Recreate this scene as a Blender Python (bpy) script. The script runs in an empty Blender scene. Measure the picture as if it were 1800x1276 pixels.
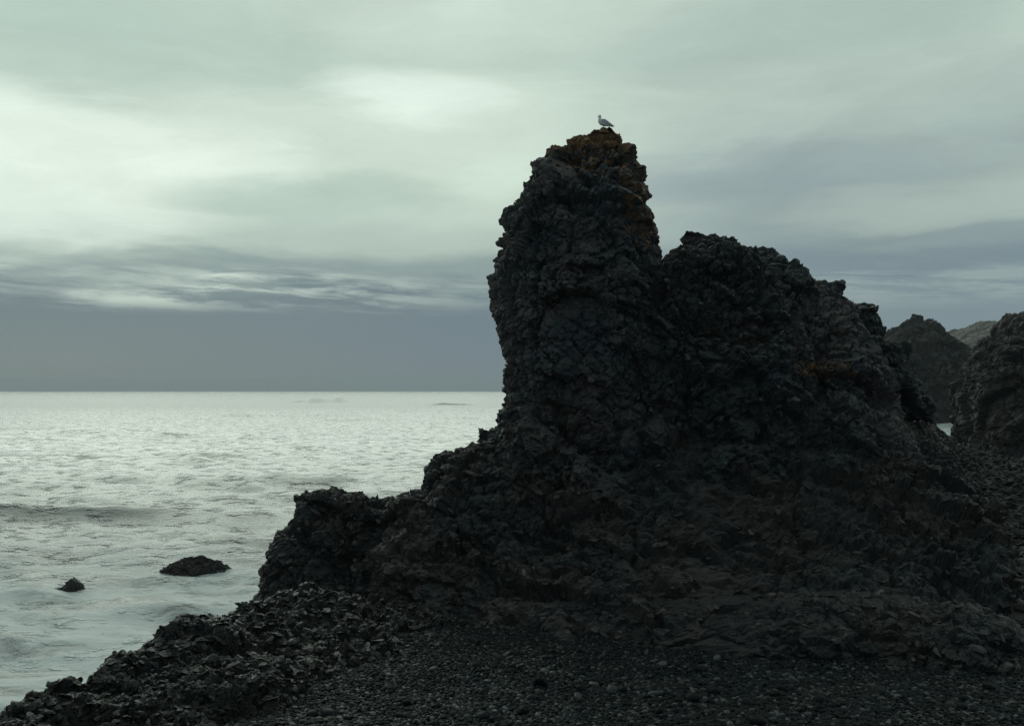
import bpy, bmesh, math, random
import numpy as np
from mathutils import Vector, Matrix, Euler
from mathutils.bvhtree import BVHTree

random.seed(7)
RNG = np.random.default_rng(11)
S = bpy.context.scene
COL = S.collection

# ------------------------------------------------------------------ camera
CAM_H, F, HOR = 5.2, 1750.0, 686.0           # camera height, focal length and horizon row (1800 px wide picture)
cd = bpy.data.cameras.new('camera')
cd.sensor_width = 36.0
cd.lens = 36.0 * F / 1800.0
cd.shift_y = (HOR - 638.0) / 1800.0
cd.clip_start, cd.clip_end = 0.5, 60000
cam = bpy.data.objects.new('camera', cd)
COL.objects.link(cam)
cam.location = (0, 0, CAM_H)
cam.rotation_euler = (math.radians(90), 0, 0)
S.camera = cam


def lin(r, g, b, k=1.0):
    def f(c):
        c /= 255.0
        return c / 12.92 if c <= 0.04045 else ((c + 0.055) / 1.055) ** 2.4
    return (f(r) * k, f(g) * k, f(b) * k, 1.0)


# ------------------------------------------------------------------ node helper
class NT:
    def __init__(self, tree):
        self.t = tree
        tree.nodes.clear()

    def n(self, typ, props=None, **ins):
        nd = self.t.nodes.new(typ)
        for k, v in (props or {}).items():
            setattr(nd, k, v)
        for k, v in ins.items():
            self.set(nd, k, v)
        return nd

    def set(self, nd, k, v):
        key = int(k[1:]) if k[0] == 'i' and k[1:].isdigit() else k.replace('_', ' ')
        sock = nd.inputs[key]
        if isinstance(v, bpy.types.Node):
            v = v.outputs[0]
        if isinstance(v, bpy.types.NodeSocket):
            self.t.links.new(v, sock)
        else:
            sock.default_value = v

    def m(self, op, a, b=0.0, c=None, clamp=False):
        nd = self.n('ShaderNodeMath', {'operation': op, 'use_clamp': clamp}, i0=a, i1=b)
        if c is not None:
            self.set(nd, 'i2', c)
        return nd.outputs[0]

    def mr(self, v, a, b, c=0.0, d=1.0, smooth=True):
        nd = self.n('ShaderNodeMapRange', {'interpolation_type': 'SMOOTHSTEP' if smooth else 'LINEAR'}, Value=v,
                    From_Min=a, From_Max=b, To_Min=c, To_Max=d)
        return nd.outputs[0]

    def mix(self, f, a, b, mode='MIX'):
        nd = self.n('ShaderNodeMix', {'data_type': 'RGBA', 'blend_type': mode})
        self.set(nd, 'i0', f)
        self.set(nd, 'i6', a)
        self.set(nd, 'i7', b)
        return nd.outputs[2]

    def noise(self, vec, scale, detail=4.0, rough=0.55, dist=0.0):
        nd = self.n('ShaderNodeTexNoise', None, Vector=vec, Scale=scale, Detail=detail, Roughness=rough, Distortion=dist)
        return nd.outputs[0]

    def xyz(self, x, y, z=0.0):
        return self.n('ShaderNodeCombineXYZ', None, X=x, Y=y, Z=z).outputs[0]

    def ramp(self, f, stops):
        nd = self.n('ShaderNodeValToRGB', None, Fac=f)
        cr = nd.color_ramp
        cr.interpolation = 'EASE'
        while len(cr.elements) < len(stops):
            cr.elements.new(0.5)
        for e, (p, c) in zip(cr.elements, stops):
            e.position = p
            e.color = c
        return nd.outputs[0]


# ------------------------------------------------------------------ light: overcast sky, veiled sun ahead and to the left
SUN_AZ, SUN_EL = math.radians(-13), math.radians(27)
world = bpy.data.worlds.new('World')
S.world = world
world.use_nodes = True
W = NT(world.node_tree)
tc = W.n('ShaderNodeTexCoord').outputs['Generated']
sp = W.n('ShaderNodeSeparateXYZ', None, Vector=tc)
dx, dy, dz = sp.outputs
az = W.m('ARCTAN2', dx, dy)
el = W.m('ARCSINE', W.m('MINIMUM', W.m('MAXIMUM', dz, -1.0), 1.0))
# coordinates of a flat cloud deck seen in perspective
den = W.m('ADD', W.m('MAXIMUM', dz, 0.0), 0.10)
deck = W.xyz(W.m('DIVIDE', dx, den), W.m('DIVIDE', dy, den), 0.0)
streak = W.xyz(W.m('MULTIPLY', az, 3.0), W.m('MULTIPLY', W.m('SUBTRACT', el, W.m('MULTIPLY', az, 0.06)), 13.0), 1.7)
nA = W.noise(deck, 0.55, 5, 0.5, 0.6)
nB = W.noise(streak, 1.0, 5, 0.52, 0.7)
nC = W.noise(W.xyz(W.m('MULTIPLY', az, 9.0), W.m('MULTIPLY', el, 55.0), 4.0), 1.0, 5, 0.6, 0.8)
elw = W.m('ADD', el, W.m('MULTIPLY', W.m('SUBTRACT', nB, 0.5), 0.085))
elw = W.m('ADD', elw, W.m('MULTIPLY', W.m('SUBTRACT', nC, 0.5), 0.012))
elw = W.m('ADD', elw, W.mr(az, -0.08, -0.48, 0.0, 0.022))
g = W.m('MULTIPLY', elw, 2.0)      # 0..0.8 over the picture
base = W.ramp(g, [
    (0.00, lin(107, 124, 137)), (0.10, lin(103, 122, 133)), (0.19, lin(103, 123, 132)),
    (0.250, lin(136, 155, 154)), (0.31, lin(176, 194, 184)), (0.42, lin(203, 221, 206)),
    (0.54, lin(205, 222, 208)), (0.66, lin(188, 207, 194)), (0.80, lin(188, 206, 194)),
    (1.00, lin(176, 194, 184))])
base = W.mix(W.m('MULTIPLY', W.mr(az, -0.05, -0.50), W.mr(el, 0.12, 0.02)), base, lin(116, 131, 134))
base = W.mix(W.m('MULTIPLY', W.mr(az, -0.20, 0.25), W.m('MULTIPLY', W.mr(el, 0.13, 0.05), 0.7)), base, lin(104, 124, 142))
# slate cloud towards the right, behind the stack
fr = W.m('MULTIPLY', W.mr(az, -0.04, 0.30), W.m('MULTIPLY', W.mr(el, 0.40, 0.16), W.mr(nB, 0.25, 0.62, 0.55, 1.0)))
base = W.mix(W.m('MULTIPLY', fr, 0.85), base, lin(128, 145, 150))
wx = W.m('ADD', az, W.m('ADD', W.m('MULTIPLY', W.m('SUBTRACT', nB, 0.5), 0.22), W.m('MULTIPLY', W.m('SUBTRACT', nC, 0.5), 0.05)))
wy = W.m('ADD', el, W.m('ADD', W.m('MULTIPLY', W.m('SUBTRACT', W.noise(deck, 0.9, 5, 0.5, 0.4), 0.5), 0.09), W.m('MULTIPLY', W.m('SUBTRACT', nC, 0.5), 0.014)))


def cloud(px, row, rx, ry, col, amt, tilt=0.0):
    """one soft bank of brighter or darker cloud in the deck"""
    global base
    a0, e0 = math.atan((px - 900) / F), (HOR - row) / F
    ex = W.m('SUBTRACT', wx, a0)
    ey = W.m('SUBTRACT', W.m('SUBTRACT', wy, e0), W.m('MULTIPLY', ex, tilt))
    q = W.m('ADD', W.m('POWER', W.m('ABSOLUTE', W.m('DIVIDE', ex, rx / F)), 2.0), W.m('POWER', W.m('ABSOLUTE', W.m('DIVIDE', ey, ry / F)), 2.0))
    base = W.mix(W.m('MULTIPLY', W.mr(q, 1.5, 0.0), amt), base, lin(*col))


cloud(250, 110, 420, 95, (177, 199, 187), 0.85, -0.10)
cloud(60, 190, 260, 50, (178, 199, 187), 0.6, 0.05)
cloud(100, 290, 420, 75, (230, 245, 232), 0.95, -0.05)
cloud(90, 385, 320, 55, (224, 239, 226), 0.8, 0.0)
cloud(720, 190, 200, 55, (226, 241, 229), 0.8, -0.06)
cloud(560, 355, 240, 42, (174, 196, 184), 0.8, 0.03)
cloud(900, 60, 330, 70, (202, 219, 207), 0.7, 0.0)
cloud(1500, 90, 420, 75, (168, 187, 180), 0.7, 0.10)
cloud(1650, 220, 380, 60, (172, 190, 182), 0.6, 0.05)
cloud(1330, 330, 330, 55, (140, 157, 161), 0.7, 0.0)
cloud(1680, 372, 250, 34, (172, 188, 180), 0.75, 0.10)
cloud(1600, 500, 420, 50, (116, 134, 144), 0.7, 0.0)
# bright wisps below the cloud edge, lower left
fw = W.m('MULTIPLY', W.m('MULTIPLY', W.mr(el, 0.070, 0.092), W.mr(el, 0.125, 0.108)), W.m('MULTIPLY', W.mr(az, 0.00, -0.36, 0.22, 1.0), W.mr(W.noise(W.xyz(W.m('MULTIPLY', az, 7.0), W.m('MULTIPLY', el, 16.0), 8.0), 1.0, 3, 0.5, 0.3), 0.36, 0.56, 0.25, 1.0)))
wn = W.noise(W.xyz(W.m('MULTIPLY', az, 7.0), W.m('MULTIPLY', W.m('ADD', W.m('ADD', el, W.m('MULTIPLY', az, 0.05)), W.m('MULTIPLY', W.m('SUBTRACT', nC, 0.5), 0.012)), 75.0), 12.3), 1.0, 7, 0.66, 0.25)
base = W.mix(W.m('MULTIPLY', fw, W.mr(wn, 0.38, 0.62, 0.0, 1.0)), base, lin(212, 227, 214))
# away from the sun the overcast is dimmer; below the horizon dark sea
back = W.mr(dy, 0.35, -0.6)
base = W.mix(W.m('MULTIPLY', back, 0.75), base, lin(104, 118, 124))
base = W.mix(W.mr(el, 0.0, -0.01), base, lin(80, 92, 98))
tex = W.noise(W.xyz(W.m('MULTIPLY', wx, 7.0), W.m('MULTIPLY', wy, 20.0), 2.2), 1.0, 7, 0.6, 0.2)
tv = W.m('MULTIPLY', W.mr(tex, 0.25, 0.75, 0.90, 1.08, False), 1.0)
base = W.mix(W.mr(el, 0.06, 0.16), base, W.mix(1.0, base, W.n('ShaderNodeCombineColor', None, Red=tv, Green=tv, Blue=tv), 'MULTIPLY'))
sky = W.n('ShaderNodeTexSky', {'sky_type': 'NISHITA', 'sun_disc': False, 'sun_elevation': SUN_EL,
                               'sun_rotation': SUN_AZ, 'air_density': 1.0, 'dust_density': 1.0, 'ozone_density': 2.0})
bg1 = W.n('ShaderNodeBackground', None, Color=base, Strength=1.04)
bg2 = W.n('ShaderNodeBackground', None, Color=sky, Strength=0.08)
mx = W.n('ShaderNodeMixShader', None, i0=0.975, i1=bg2.outputs[0], i2=bg1.outputs[0])
W.n('ShaderNodeOutputWorld', None, Surface=mx)

sd = bpy.data.lights.new('sun', 'SUN')
sd.energy, sd.angle, sd.color = 0.78, math.radians(54), (0.92, 1.0, 0.86)
sun = bpy.data.objects.new('sun', sd)
COL.objects.link(sun)
SUN_DIR = Vector((math.sin(SUN_AZ) * math.cos(SUN_EL), math.cos(SUN_AZ) * math.cos(SUN_EL), math.sin(SUN_EL)))
sun.rotation_euler = SUN_DIR.to_track_quat('Z', 'Y').to_euler()

S.view_settings.view_transform = 'Standard'
S.view_settings.look = 'None'
S.view_settings.exposure = 0.0
S.view_settings.gamma = 1.0
S.view_settings.use_curve_mapping = False
S.cycles.max_bounces = 4
S.cycles.diffuse_bounces = 2
S.cycles.glossy_bounces = 2
S.cycles.volume_bounces = 0
S.cycles.use_denoising = True
S.cycles.denoiser = 'OPENIMAGEDENOISE'
S.cycles.denoising_prefilter = 'NONE'      # keeps the fine grain of the rock

# ------------------------------------------------------------------ numpy noise
M32 = np.uint64(0xFFFFFFFF)


def hsh(ix, iy, iz, seed):
    h = (ix.astype(np.int64) * 374761393 + iy.astype(np.int64) * 668265263 + iz.astype(np.int64) * 2147483647 + seed * 974711) & 0xFFFFFFFF
    h = ((h ^ (h >> 13)) * 1274126177) & 0xFFFFFFFF
    h = ((h ^ (h >> 16)) * 2246822519) & 0xFFFFFFFF
    return ((h ^ (h >> 15)) & 0xFFFFFF) / float(0x1000000)


def vnoise(p, seed=0):
    i = np.floor(p)
    f = p - i
    f = f * f * f * (f * (f * 6 - 15) + 10)
    ix, iy, iz = i[:, 0], i[:, 1], i[:, 2]
    r = 0
    for a in (0, 1):
        wa = f[:, 0] if a else 1 - f[:, 0]
        for b in (0, 1):
            wb = f[:, 1] if b else 1 - f[:, 1]
            for c in (0, 1):
                wc = f[:, 2] if c else 1 - f[:, 2]
                r = r + wa * wb * wc * hsh(ix + a, iy + b, iz + c, seed)
    return r * 2 - 1


def fbm(p, octv=4, seed=0, gain=0.5):
    r, a, t = 0, 1.0, 0.0
    for o in range(octv):
        r = r + a * vnoise(p * (2.03 ** o) + o * 17.3, seed + o)
        t += a
        a *= gain
    return r / t


def facet(p, seed, tilt=0.9, crack=0.35, knob=0.0):
    """broken-rock relief: every Worley cell is a tilted plane at its own height, with grooves between cells"""
    i = np.floor(p)
    n = len(p)
    f1 = np.full(n, 9.0)
    f2 = np.full(n, 9.0)
    val = np.zeros(n)
    for a in (-1, 0, 1):
        for b in (-1, 0, 1):
            for c in (-1, 0, 1):
                cx, cy, cz = i[:, 0] + a, i[:, 1] + b, i[:, 2] + c
                r1 = hsh(cx, cy, cz, seed)
                r2 = hsh(cx, cy, cz, seed + 1)
                r3 = hsh(cx, cy, cz, seed + 2)
                ex = p[:, 0] - cx - r1
                ey = p[:, 1] - cy - r2
                ez = p[:, 2] - cz - r3
                d = ex * ex + ey * ey + ez * ez
                near = d < f1
                f2 = np.where(near, f1, np.minimum(f2, d))
                v = (r1 * 7.13 % 1.0 - 0.5) + tilt * ((r2 * 5.7 % 1.0 - .5) * ex + (r3 * 9.1 % 1.0 - .5) * ey + (r1 * 3.3 % 1.0 - .5) * ez) * 2
                val = np.where(near, v, val)
                f1 = np.where(near, d, f1)
    e = np.clip((np.sqrt(f2) - np.sqrt(f1)) / 0.22, 0, 1)
    return val - crack * (1 - e) ** 2 + knob * (0.45 - np.sqrt(f1))


def rock_relief(p, s=1.0, strat=1.0, amp=1.0, ledge=0.0):
    """outward displacement in metres of broken lava, s scales the pattern"""
    q = p / s
    w = np.stack([fbm(q / 0.9 + 31.1, 2, 5), fbm(q / 0.9 + 67.7, 2, 9), fbm(q / 0.9 + 11.9, 2, 13)], 1)
    q = q + w * 0.12
    k = np.array([1.0, 1.0, strat])
    d = 0.34 * fbm(q / 2.6, 3, 1)
    d += 0.28 * facet(q * k / 1.25, 21, 0.9, 0.25)
    if ledge:
        ql = np.stack([q[:, 0] * .45, q[:, 1] * .45, (q[:, 2] + .30 * q[:, 0]) * 1.5], 1)
        d += ledge * facet(ql / 0.9, 121, 0.8, 0.3)
    d += 0.15 * facet(q * k / 0.52, 41, 0.9, 0.40, 0.5)
    d += 0.085 * facet(q * k / 0.23, 61, 0.9, 0.45, 0.6)
    if s < 1.5:
        d += 0.036 * facet(p / s / 0.115, 81, 1.0, 0.5, 0.4)
    else:
        d += 0.03 * fbm(q / 0.09, 2, 77)
    return (d - 0.10) * s * amp


# ------------------------------------------------------------------ object helpers
def mesh_np(name, V, Q, smooth=False):
    me = bpy.data.meshes.new(name)
    V = np.asarray(V, dtype=np.float32)
    Q = np.asarray(Q, dtype=np.int32)
    me.vertices.add(len(V))
    me.vertices.foreach_set('co', V.ravel())
    if len(Q):
        k = Q.shape[1]
        me.loops.add(Q.size)
        me.loops.foreach_set('vertex_index', Q.ravel())
        me.polygons.add(len(Q))
        me.polygons.foreach_set('loop_start', np.arange(0, Q.size, k, dtype=np.int32))
        me.polygons.foreach_set('loop_total', np.full(len(Q), k, dtype=np.int32))
        me.polygons.foreach_set('use_smooth', np.full(len(Q), smooth))
    me.update(calc_edges=True)
    return me


def ob(name, me, mat=None, parent=None, **props):
    o = bpy.data.objects.new(name, me)
    COL.objects.link(o)
    if mat is not None and me is not None:
        me.materials.clear()
        me.materials.append(mat)
    if parent is not None:
        o.parent = parent
    for k, v in props.items():
        o[k] = v
    return o


def grid_quads(nr, nc, wrap=False):
    r = np.arange(nr - 1)[:, None]
    c = np.arange(nc if wrap else nc - 1)[None, :]
    c2 = (c + 1) % nc
    a = r * nc + c
    b = r * nc + c2
    return np.stack([a, b, b + nc, a + nc], -1).reshape(-1, 4)


def px2w(px, row, Y):
    return np.array([(px - 900.0) / F * Y, Y, CAM_H + (HOR - row) / F * Y])


def grid_normals(P, wrap):
    if wrap:
        du = np.roll(P, -1, 1) - np.roll(P, 1, 1)
    else:
        du = np.gradient(P, axis=1)
    dv = np.gradient(P, axis=0)
    n = np.cross(du, dv)
    l = np.linalg.norm(n, axis=2, keepdims=True)
    return n / np.maximum(l, 1e-9)


def lobe(name, left, right, depth, mat, parent, step=0.052, s=1.0, strat=1.0, expo=2.4, amp=1.0, seed=0, ledge=0.0, big=0.8):
    """A rock mass lofted through horizontal sections.
    left/right: (row, px, Y) down each outline; depth: (row, front, back) half depths."""
    left, right, depth = np.array(left, float), np.array(right, float), np.array(depth, float)
    r0, r1 = left[0, 0], left[-1, 0]
    rows = np.linspace(r0, r1, 600)
    L = np.array([np.interp(rows, left[:, 0], left[:, k]) for k in (1, 2)]).T
    R = np.array([np.interp(rows, right[:, 0], right[:, k]) for k in (1, 2)]).T
    df = np.interp(rows, depth[:, 0], depth[:, 1])
    db = np.interp(rows, depth[:, 0], depth[:, 2])
    PL = np.stack([(L[:, 0] - 900) / F * L[:, 1], L[:, 1], CAM_H + (HOR - rows) / F * L[:, 1]], 1)
    PR = np.stack([(R[:, 0] - 900) / F * R[:, 1], R[:, 1], CAM_H + (HOR - rows) / F * R[:, 1]], 1)
    w = np.sin(np.clip(np.arange(600) / 26.0, 0, 1) * np.pi / 2) ** 0.9      # round the top off in depth
    df, db = df * w, db * w
    seg = np.linalg.norm(np.diff(PL, axis=0), axis=1) + np.linalg.norm(np.diff(PR, axis=0), axis=1) + 1.4 * np.abs(np.diff(df))
    s_acc = np.concatenate([[0], np.cumsum(seg)]) / 2
    nr = max(12, int(s_acc[-1] / step))
    t = np.interp(np.linspace(0, s_acc[-1], nr), s_acc, np.arange(600))
    I = lambda a: np.stack([np.interp(t, np.arange(600), a[:, k]) for k in range(a.shape[1])], 1)
    PL, PR = I(PL), I(PR)
    df, db = np.interp(t, np.arange(600), df), np.interp(t, np.arange(600), db)
    wid = np.linalg.norm(PR - PL, axis=1)
    circ = np.max(2 * np.sqrt(((wid / 2) ** 2 + ((df + db) / 2) ** 2) / 2) * np.pi)
    nc = int(circ / step)
    th = np.linspace(0, 2 * np.pi, nc, endpoint=False)
    cx = np.sign(np.cos(th)) * np.abs(np.cos(th)) ** (2 / expo)
    sy = np.sign(np.sin(th)) * np.abs(np.sin(th)) ** (2 / expo)
    C = (PL + PR) / 2
    U = (PR - PL) / 2
    vh = np.stack([U[:, 1], -U[:, 0], 0 * U[:, 0]], 1)
    vh /= np.maximum(np.linalg.norm(vh, axis=1, keepdims=True), 1e-6)
    dd = np.where(sy[None, :] > 0, df[:, None], db[:, None])
    P = C[:, None, :] + U[:, None, :] * cx[None, :, None] + vh[:, None, :] * (dd * sy[None, :])[:, :, None]
    N = grid_normals(P, True)
    # outward
    out = P - C[:, None, :]
    sgn = np.sign(np.sum(N[nr // 2] * out[nr // 2]))
    N = N * (sgn if sgn else 1)
    N[0] = (0, 0, 1)
    P = P.reshape(-1, 3)
    N = N.reshape(-1, 3)
    d = rock_relief(P + seed, s, strat, amp, ledge)
    fade = np.clip(np.repeat(np.arange(nr), nc) * step / 1.4, 0, 1)
    P = P + N * (d * (0.40 + 0.60 * fade))[:, None]
    # big ledges, hollows and slanting ribs on the faces, kept off the outline
    if big:
        face = np.clip(np.abs(N[:, 1]) * 1.3 - 0.25, 0, 1) * fade
        ps = P + seed
        dip = np.stack([ps[:, 0] * .7, ps[:, 1] * .7, (ps[:, 2] + 0.35 * ps[:, 0]) * 1.15], 1)
        dl = 0.75 * fbm(ps / 3.4, 2, 201) + 0.55 * facet(dip / 2.3, 211, 1.1, 0.35) + 0.22 * facet(dip / 1.0, 221, 1.2, 0.5)
        P = P + N * (dl * face * big)[:, None]
    # close the top with one vertex
    V = np.vstack([P, P[:nc].mean(0)[None, :]])
    Q = grid_quads(nr, nc, True)
    if sgn > 0:
        Q = Q[:, ::1]
    top = np.stack([np.arange(nc), (np.arange(nc) + 1) % nc, np.full(nc, nc * nr), np.full(nc, nc * nr)], 1)
    me = bpy.data.meshes.new(name)
    tri = top[:, :3]
    me = mesh_poly(name, V, Q, tri)
    o = ob(name, me, mat, parent)
    PATCH[o.name] = (V, Q)
    return o


def mesh_poly(name, V, Q, T):
    me = bpy.data.meshes.new(name)
    V = np.asarray(V, np.float32)
    me.vertices.add(len(V))
    me.vertices.foreach_set('co', V.ravel())
    loops = np.concatenate([Q.ravel(), T.ravel()]).astype(np.int32)
    me.loops.add(len(loops))
    me.loops.foreach_set('vertex_index', loops)
    st = np.concatenate([np.arange(len(Q)) * 4, len(Q) * 4 + np.arange(len(T)) * 3]).astype(np.int32)
    tt = np.concatenate([np.full(len(Q), 4), np.full(len(T), 3)]).astype(np.int32)
    me.polygons.add(len(st))
    me.polygons.foreach_set('loop_start', st)
    me.polygons.foreach_set('loop_total', tt)
    me.polygons.foreach_set('use_smooth', np.zeros(len(st), bool))
    me.update(calc_edges=True)
    bm = bmesh.new()
    bm.from_mesh(me)
    bmesh.ops.recalc_face_normals(bm, faces=bm.faces)
    bm.to_mesh(me)
    bm.free()
    return me


PATCH = {}


# ------------------------------------------------------------------ materials
def new_mat(name):
    m = bpy.data.materials.new(name)
    m.use_nodes = True
    return m, NT(m.node_tree)


def rock_material(name, dark, brown, pale, brown_amt=0.5, rough=(0.55, 0.9), lichen=False, scale=1.0, spec=0.5, bump=0.08, vary=1.8, wet=False, fine=False):
    m, T = new_mat(name)
    pos = T.n('ShaderNodeNewGeometry').outputs['Position']
    rnd = T.n('ShaderNodeObjectInfo').outputs['Random']
    n1 = T.noise(pos, 0.55 / scale, 4, 0.6, 0.3)
    n2 = T.noise(pos, 5.0 / scale, 5, 0.65)
    n3 = T.noise(pos, 26.0 / scale, 3, 0.6)
    f = T.m('ADD', T.m('MULTIPLY', n1, 0.65), T.m('ADD', T.m('MULTIPLY', n2, 0.35), T.m('MULTIPLY', rnd, 0.16)))
    c = T.mix(T.mr(f, 0.50, 0.64, 0.0, brown_amt), dark, brown)
    pn = T.m('MULTIPLY', T.mr(T.noise(pos, 1.3 / scale, 4, 0.7, 0.5), 0.56, 0.74), T.mr(n2, 0.38, 0.62))
    c = T.mix(T.m('MULTIPLY', pn, 0.55), c, pale)
    v = T.m('MULTIPLY', T.mr(n3, 0.25, 0.75, 0.35, 1.8, False), T.mr(T.m('POWER', rnd, 2.0), 0.0, 1.0, 0.65, vary, False))
    c = T.mix(1.0, c, T.n('ShaderNodeCombineColor', None, Red=v, Green=v, Blue=v), 'MULTIPLY')
    if lichen:
        s = T.n('ShaderNodeSeparateXYZ', None, Vector=pos).outputs
        # orange lichen: all over the tip, and down the right-hand flank of the pinnacle
        tip = T.mr(s[2], 11.0, 12.3)
        flank = T.m('MULTIPLY', T.mr(T.m('SUBTRACT', s[0], T.m('MULTIPLY', T.m('SUBTRACT', 12.0, s[2]), 0.10)), 2.1, 3.0),
                    T.m('MULTIPLY', T.mr(s[0], 4.5, 4.0), T.mr(s[2], 8.0, 9.6)))
        arm = T.m('MULTIPLY', T.mr(s[2], 10.2, 11.4), T.mr(s[0], 0.6, 1.4))
        mass = T.m('MAXIMUM', T.m('MAXIMUM', tip, T.m('MULTIPLY', flank, 0.72)), T.m('MULTIPLY', arm, 0.66))
        mass = T.m('MAXIMUM', mass, T.m('MULTIPLY', T.m('MULTIPLY', T.mr(s[2], 5.0, 6.0), T.mr(s[2], 8.6, 7.0)), 0.30))
        rx_ = T.m('DIVIDE', T.m('SUBTRACT', s[0], 8.1), 1.5)
        rz_ = T.m('DIVIDE', T.m('SUBTRACT', s[2], 5.75), 0.40)
        rust = T.mr(T.m('ADD', T.m('MULTIPLY', rx_, rx_), T.m('MULTIPLY', rz_, rz_)), 1.0, 0.1)
        mass = T.m('MAXIMUM', mass, T.m('MULTIPLY', rust, 0.72))
        ln = T.noise(pos, 5.0, 7, 0.78, 0.3)
        thr = T.m('SUBTRACT', T.m('ADD', ln, T.m('MULTIPLY', mass, 0.29)), 0.70)
        lf = T.mr(thr, 0.0, 0.05)
        lc = T.mix(T.mr(n3, 0.35, 0.65), (0.27, 0.118, 0.026, 1), (0.14, 0.078, 0.033, 1))
        c = T.mix(T.m('MULTIPLY', lf, 0.85), c, lc)
    r = T.mr(n3 if fine else n2, 0.3, 0.7, rough[0], rough[1], False)
    bn = T.m('ADD', T.m('MULTIPLY', n3, 0.6), T.m('MULTIPLY', T.noise(pos, 9.0 / scale, 4, 0.7), 1.0))
    bp = T.n('ShaderNodeBump', None, Height=bn, Strength=0.8, Distance=bump * scale)
    bs = T.n('ShaderNodeBsdfPrincipled', None, Base_Color=c, Roughness=r, Normal=bp)
    bs.inputs['Specular IOR Level'].default_value = spec
    if wet:      # a few stones keep a film of water
        T.set(bs, 'Specular_IOR_Level', T.mr(rnd, 0.80, 0.97, spec, 0.75))
    T.n('ShaderNodeOutputMaterial', None, Surface=bs)
    return m


TEAL = (0.019, 0.029, 0.036, 1)
BROWN = (0.050, 0.033, 0.026, 1)
PALE = (0.085, 0.080, 0.076, 1)
M_ROCK = rock_material('stack_lava', TEAL, BROWN, PALE, 0.5, lichen=True, rough=(0.30, 0.85), fine=True, vary=2.4)
M_APRON = rock_material('apron_lava', (0.015, 0.020, 0.023, 1), (0.038, 0.028, 0.024, 1), (0.110, 0.092, 0.084, 1), 0.8, rough=(0.30, 0.85), fine=True, vary=2.4)
M_WET = rock_material('wet_slab_lava', (0.004, 0.0055, 0.0065, 1), (0.009, 0.007, 0.006, 1), (0.018, 0.020, 0.022, 1), 0.4,
                      rough=(0.16, 0.52), spec=0.22, bump=0.05, wet=True, fine=True, vary=1.4)
M_PEB = rock_material('pebble_basalt', (0.0038, 0.0068, 0.0085, 1), (0.006, 0.006, 0.006, 1), (0.040, 0.048, 0.052, 1), 0.5,
                      rough=(0.38, 0.7), scale=0.5, bump=0.01, vary=3.5, wet=True, spec=.10)
M_SEAROCK = rock_material('sea_rock_lava', (0.018, 0.018, 0.020, 1), (0.035, 0.024, 0.022, 1), (0.05, 0.05, 0.05, 1), 0.6,
                          rough=(0.3, 0.6), spec=0.6)
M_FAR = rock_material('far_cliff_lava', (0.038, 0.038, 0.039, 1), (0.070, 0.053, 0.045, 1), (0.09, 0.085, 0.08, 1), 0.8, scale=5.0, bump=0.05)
M_RUBBLE = rock_material('dull_rubble', (0.006, 0.008, 0.009, 1), (0.011, 0.009, 0.008, 1), (0.03, 0.03, 0.03, 1), 0.6, rough=(0.45, 0.9), spec=0.22)
M_CLIFF = rock_material('cliff_lava', (0.016, 0.020, 0.022, 1), (0.032, 0.026, 0.023, 1), (0.07, 0.066, 0.062, 1), 0.8, scale=2.0, bump=0.05)
M_HILL = rock_material('hill_lava', (0.048, 0.045, 0.042, 1), (0.068, 0.056, 0.046, 1), (0.09, 0.085, 0.08, 1), 0.7, scale=16.0, bump=0.05)


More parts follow.
